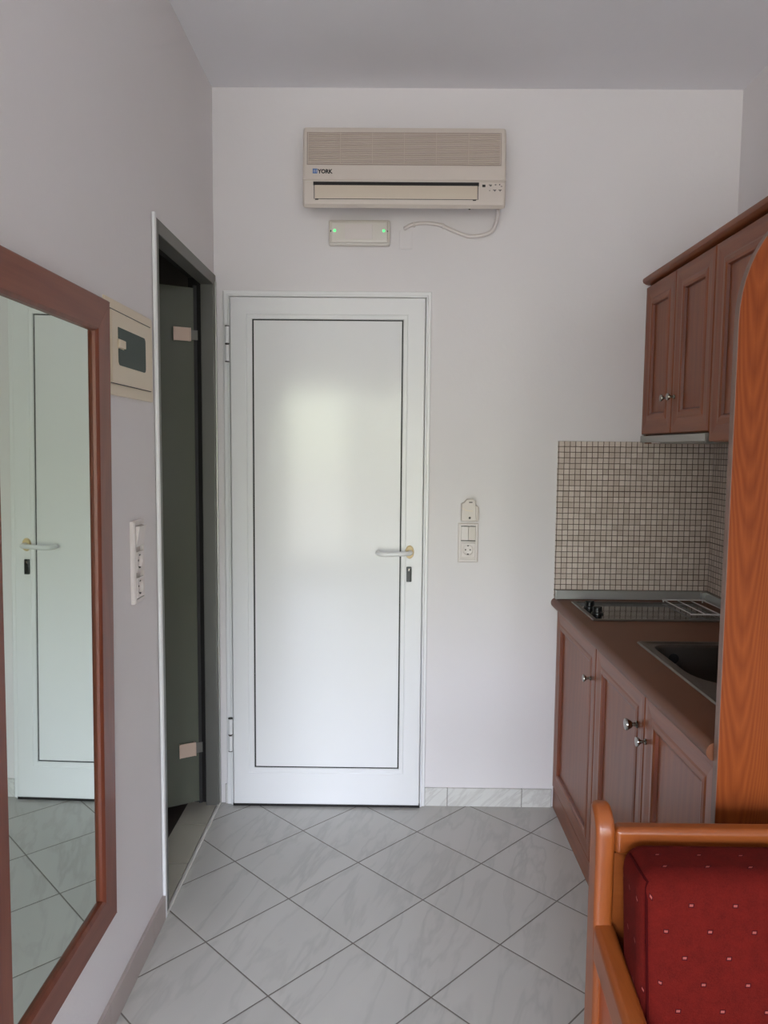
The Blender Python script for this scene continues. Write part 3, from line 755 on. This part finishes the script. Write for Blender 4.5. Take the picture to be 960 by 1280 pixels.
for a, b in zip(loops, loops[1:]):
    for i in range(len(a)): bm.faces.new((a[i], a[(i + 1) % len(a)], b[(i + 1) % len(a)], b[i]))
bm.faces.new(loops[-1])
bmesh.ops.recalc_face_normals(bm, faces=bm.faces)
finish('basin', bm, 'steel', sk)
bm = B(); lathe(bm, [(0, 0), (0, .028), (.002, .028), (.0025, .018), (.001, .012), (.001, 0)], (1.009, 2.10, zt - .156), (0, 0, 1), 24); finish('drain', bm, 'chrome', sk)
bm = B(); lathe(bm, [(0, 0), (0, .016), (.001, .016), (.0015, 0)], (.892, BW[3] - .0100, zt - .040), (0, -1, 0), 20); finish('overflow', bm, 'dark', sk)

# splashback, upstand strip
bm = B(); box(bm, .677, 1.300, D - .010, D, .893, 1.533, .001); box(bm, 1.300, XR, 1.632, D - .0005, .86, 1.533, .001)
sp = finish('mosaic_splashback', bm, 'mosaic'); sp['kind'] = 'structure'; sp['label'] = 'beige mosaic tiles with dark grout'; sp.name = 'trim_3'
bm = B(); prism(bm, [(D - .010, .892), (D - .030, .892), (D - .030, .899), (D - .024, .9265), (D - .010, .9265)], 'X', .684, 1.298, .001)
prism(bm, [(1.299, .892), (1.279, .892), (1.279, .899), (1.285, .9265), (1.299, .9265)], 'Y', 1.533, D - .031, .001)
box(bm, 1.268, 1.298, D - .042, D - .012, .892, .9285, .004)
box(bm, .680, .686, D - .032, D - .010, .8915, .9275, .001)
tag(finish('upstand_strip', bm, 'alu', origin=(1.0, D, .892)), 'grey metal sealing strip between worktop and mosaic tiles', 'strip')

# small wire rack in the corner
bm = B()
for k in range(4):
    x = 1.10 + .052 * k
    tube(bm, [(x, 2.985, .903), (x + .008, 2.72, .903)], .0022, 8)
tube(bm, [(1.095, 2.985, .903), (1.268, 2.985, .903)], .003, 8); tube(bm, [(1.103, 2.72, .903), (1.268, 2.72, .903)], .003, 8)
for x, y in ((1.10, 2.985), (1.256, 2.985)): tube(bm, [(x, y, .892), (x, y, .905)], .003, 8)
for x, y in ((1.245, 2.72),): tube(bm, [(x, y, .892), (x, y, .905)], .003, 8)
tag(finish('wire_rack', bm, 'slats', origin=(1.18, 2.85, .892)), 'small pale wire rack at the far right end of the hob', 'rack')

# upper cabinets
UX = 1.010
u1_ = thing('wall_cabinet', 'two-door wall cabinet with chrome knobs over the extractor hood', 'cabinet', (1.2, 2.74, 1.56), 'wall cabinets')
carcass(u1_, UX + .018, XR - .001, 2.414, D - .003, 1.560, 2.150)
bm = B(); box(bm, UX + .012, XR - .001, D - .021, D - .001, 1.526, 1.560); finish('side_panel', bm, 'cab', u1_)
cab_door(u1_, UX, 2.744, D - .006, 1.562, 2.140, [(2.778, 1.690)])
cab_door(u1_, UX, 2.416, 2.741, 1.562, 2.140, [(2.712, 1.690)])
u2_ = thing('wall_cabinet', 'taller two-door wall cabinet reaching behind the tall orange panel', 'cabinet', (1.2, 2.0, 1.53), 'wall cabinets')
carcass(u2_, UX + .018, XR - .001, 1.632, 2.412, 1.528, 2.150)
cab_door(u2_, UX, 2.026, 2.411, 1.530, 2.140, None)
cab_door(u2_, UX, 1.634, 2.022, 1.530, 2.140, None)
bm = B(); pr_ = [(XR - .001, 2.151), (UX + .010, 2.151), (UX - .002, 2.153), (UX - .013, 2.160), (UX - .016, 2.168), (UX - .014, 2.176), (UX - .006, 2.180), (XR - .001, 2.180)]
prism(bm, pr_, 'Y', 1.640, D - .001, .001)
tag(finish('cornice', bm, 'cab_h', origin=(1.2, 2.3, 2.151)), 'brown moulded cornice board along the top of the wall cabinets', 'cornice')

hood = thing('extractor_hood', 'slim grey extractor hood under the two-door wall cabinet', 'extractor hood', (1.18, 2.73, 1.525))
bm = B(); box(bm, UX + .02, XR - .002, 2.417, D - .024, 1.530, 1.5585, .002); finish('housing', bm, 'alu_dark', hood)
bm = B(); box(bm, UX - .010, UX + .018, 2.420, D - .026, 1.530, 1.5555, .002); box(bm, UX - .010, UX + .018, 2.417, 2.4195, 1.529, 1.5565, .001); finish('front_rail', bm, 'alu', hood)
bm = B(); box(bm, UX + .03, XR - .06, 2.50, 2.96, 1.526, 1.531, .001); finish('filter', bm, 'alu', hood)
bm = B()
for k in range(3): box(bm, UX + .004, UX + .012, 2.93 - .03 * k, 2.945 - .03 * k, 1.526, 1.531, .001)
finish('slide_switch', bm, 'plastic', hood)

# tall curved panel
pn = thing('side_panel_board', 'tall orange-brown wood panel with rounded top corner at the kitchenette end', 'panel', (1.02, 1.52, 0))
bm = B(); cx, cz, R_ = .885, 1.815, .205
o_ = [(.682, 0), (.682, cz - .06)] + [(.682 + .0 + (1 - math.cos(math.radians(a))) * R_, cz - .06 + math.sin(math.radians(a)) * (R_ + .05)) for a in range(6, 91, 6)] + [(XR - .0005, cz - .06 + R_ + .05), (XR - .0005, 0)]
prism(bm, o_, 'Y', 1.5095, 1.5285, .001); finish('board', bm, 'panel', pn)
bm = B(); t = bmesh.new(); e = o_[:-2]
for i in range(len(e) - 1):
    (xa, za), (xb, zb_) = e[i], e[i + 1]
    nx, nz = (zb_ - za), -(xb - xa); l = math.hypot(nx, nz); nx, nz = -nx / l * .0012, -nz / l * .0012
    vs = [t.verts.new((x, y, z)) for x, z in ((xa, za), (xb, zb_), (xb + nx, zb_ + nz), (xa + nx, za + nz)) for y in (1.5095, 1.5285)]
    for q in ((0, 2, 3, 1), (2, 4, 5, 3), (4, 6, 7, 5), (6, 0, 1, 7), (0, 6, 4, 2), (1, 3, 5, 7)): t.faces.new([vs[k] for k in q])
bmesh.ops.recalc_face_normals(t, faces=t.faces); merge(bm, t)
finish('edge_band', bm, 'edge', pn)

# ================================================================== SOFA
so = thing('sofa', 'wooden-framed sofa with red patterned cushions standing before the kitchenette', 'sofa', (1.1, 1.0, 0))
SX0, SX1 = .391, 1.90
def end_frame(sgn):
    """one end of the sofa: tall back post, sloping arm, front post"""
    xa, xb = (SX0, SX0 + .036) if sgn < 0 else (SX1 - .036, SX1)
    bm = B()
    top = [(1.400, .0), (1.400, .828)] + [(1.398 - .052 * math.sin(math.radians(a)), .828 - .052 + .052 * math.cos(math.radians(a)) + .002) for a in range(10, 91, 10)] + [(1.346, .62), (1.335, .50), (1.33, 0)]
    prism(bm, top, 'X', xa, xb, .010, 4); finish('back_post', bm, 'beech', so)
    bm = B()
    arm = [(1.350, .540), (1.350, .612), (1.10, .555), (.86, .530), (.66, .545), (.60, .535), (.585, .510), (.60, .485), (.66, .472), (.86, .462), (1.10, .485)]
    prism(bm, arm, 'X', xa - .001, xb + .004, .012, 4); finish('armrest', bm, 'beech_y', so)
    bm = B(); prism(bm, [(.66, 0), (.72, 0), (.73, .48), (.67, .48)], 'X', xa + .001, xb - .001, .008, 3); finish('leg', bm, 'beech', so)
    bm = B(); box(bm, xa + .006, xb - .006, .72, 1.335, .26, .40, .003); finish('side_rail', bm, 'beech_y', so)
    return xa, xb
for sg in (-1, 1): end_frame(sg)
for sgn, x in ((-1, SX0 + .018), (1, SX1 - .018)):
    bm = B(); prism(bm, [(.73, .40), (1.334, .40), (1.334, .54), (1.10, .484), (.86, .461), (.73, .468)], 'X', x - .006, x + .006); finish('side_board', bm, 'beech_red', so)
bm = B(); box(bm, SX0 + .036, SX1 - .036, 1.352, 1.388, .742, .795, .012, 4); finish('back_rail', bm, 'beech_x', so)
bm = B(); box(bm, SX0 + .036, SX1 - .036, 1.364, 1.380, .52, .742, .002); finish('back_board', bm, 'beech_x', so)
bm = B(); box(bm, SX0 + .036, SX1 - .036, 1.360, 1.384, .30, .40, .004); finish('back_rail', bm, 'beech_x', so)
bm = B(); box(bm, SX0 + .036, SX1 - .036, .69, .715, .26, .37, .004); finish('front_rail', bm, 'beech_x', so)
bm = B(); box(bm, SX0 + .036, SX1 - .036, .715, 1.36, .30, .315); finish('seat_base', bm, 'beech_x', so)

def cushion(x0, x1, y0, y1, z0, z1, r, lean=0.0, zp=0):
    """rounded box, subdivided, slightly puffed"""
    bm = B(); t = bmesh.new(); bmesh.ops.create_cube(t, size=1)
    for v in t.verts: v.co = Vector(((x0 + x1) / 2 + v.co.x * (x1 - x0), (y0 + y1) / 2 + v.co.y * (y1 - y0), (z0 + z1) / 2 + v.co.z * (z1 - z0)))
    bmesh.ops.bevel(t, geom=t.edges[:], offset=r, segments=6, affect='EDGES', profile=.5)
    for v in t.verts:
        k = (z1 - v.co.z) / (z1 - z0); v.co.y -= lean * k
    merge(bm, t); return bm
YC0, YC1 = 1.215, 1.350
for (xa, xb) in ((.430, 1.142), (1.148, 1.86)):
    bm = cushion(xa, xb, YC0, YC1, .43, .782, .040, lean=.05)
    c = finish('back_cushion', bm, 'fabric', so)
    bm = B()
    ly = lambda z: .05 * (.782 - z) / (.782 - .43)
    pp = [(xa + .0115, YC1 - .04, .7705), (xa + .0115, YC0 + .042, .7705), (xa + .0135, YC0 + .024, .7685), (xa + .0165, YC0 + .0165, .7655), (xa + .0135, YC0 + .0135, .756)] + [(xa + .0115, YC0 + .0115 - ly(z), z) for z in (.74, .68, .62, .56, .50, .47)]
    tube(bm, pp, .0024, 8); finish('seam', bm, 'piping', c)
for (xa, xb) in ((.440, 1.142), (1.148, 1.85)):
    bm = cushion(xa, xb, .69, 1.335, .316, .425, .035); finish('seat_cushion', bm, 'fabric', so)

# ================================================================== LIGHT
# daylight: bright hazy sky above the trees, dull green garden below
wd = bpy.data.worlds.new('daylight'); SC.world = wd; wd.use_nodes = True
nt = wd.node_tree; nt.nodes.clear()
out = nt.nodes.new('ShaderNodeOutputWorld'); bg = nt.nodes.new('ShaderNodeBackground')
tc = nt.nodes.new('ShaderNodeTexCoord'); sp_ = nt.nodes.new('ShaderNodeSeparateXYZ'); nt.links.new(tc.outputs['Generated'], sp_.inputs[0])
rp = nt.nodes.new('ShaderNodeValToRGB'); mr_ = nt.nodes.new('ShaderNodeMapRange')
mr_.inputs['From Min'].default_value = -1; mr_.inputs['From Max'].default_value = 1
nt.links.new(sp_.outputs[2], mr_.inputs[0]); nt.links.new(mr_.outputs[0], rp.inputs[0])
el_ = rp.color_ramp.elements
stops = [(0.0, (.22, .21, .215, 1)), (.47, (.25, .24, .235, 1)), (.505, (.34, .35, .28, 1)), (.555, (.46, .48, .40, 1)), (.60, (1.05, 1.09, 1.42, 1)), (1.0, (.98, 1.06, 1.40, 1))]
while len(el_) < len(stops): el_.new(.5)
for i, (p_, c_) in enumerate(stops): el_[i].position = p_; el_[i].color = c_
nt.links.new(rp.outputs[0], bg.inputs[0]); bg.inputs[1].default_value = 37.0
nt.links.new(bg.outputs[0], out.inputs[0])
la = bpy.data.lights.new('window_daylight_portal', 'AREA'); la.shape = 'RECTANGLE'; la.size = WX1 - WX0; la.size_y = WZ1 - WZ0; la.cycles.is_portal = True
lo = bpy.data.objects.new('window_daylight_portal', la); COL.objects.link(lo); lo.location = ((WX0 + WX1) / 2, YB - .11, (WZ0 + WZ1) / 2); lo.rotation_euler = (PI / 2, 0, 0)
lo.rotation_euler = (-PI / 2, 0, PI)   # the portal faces into the room

# ================================================================== CAMERA
yaw, pitch, roll, f = -.0077078, -.0850922, .0090179, 940.91
cy, sy, cp, sp2 = math.cos(yaw), math.sin(yaw), math.cos(pitch), math.sin(pitch)
F = Vector((sy * cp, cy * cp, sp2)); R0 = Vector((cy, -sy, 0)); U0 = R0.cross(F)
c, s = math.cos(roll), math.sin(roll); Rv = R0 * c + U0 * s; Uv = -R0 * s + U0 * c
cam = bpy.data.cameras.new('camera'); co = bpy.data.objects.new('camera', cam); COL.objects.link(co)
co.matrix_world = Matrix(((Rv.x, Uv.x, -F.x, 0), (Rv.y, Uv.y, -F.y, 0), (Rv.z, Uv.z, -F.z, 1.5), (0, 0, 0, 1)))
cam.sensor_fit = 'VERTICAL'; cam.sensor_height = 36; cam.lens = f * 36 / 1280; cam.clip_start = .02
SC.camera = co

for o in SC.objects:
    if '_o' in o: del o['_o']
SC.view_settings.view_transform = 'Standard'; SC.view_settings.look = 'None'; SC.view_settings.gamma = 1
SC.view_settings.use_curve_mapping = False; SC.view_settings.exposure = 0.0
SC.cycles.max_bounces = 12; SC.cycles.diffuse_bounces = 8; SC.cycles.transparent_max_bounces = 12
SC.cycles.use_denoising = True
SC.cycles.sample_clamp_indirect = 8
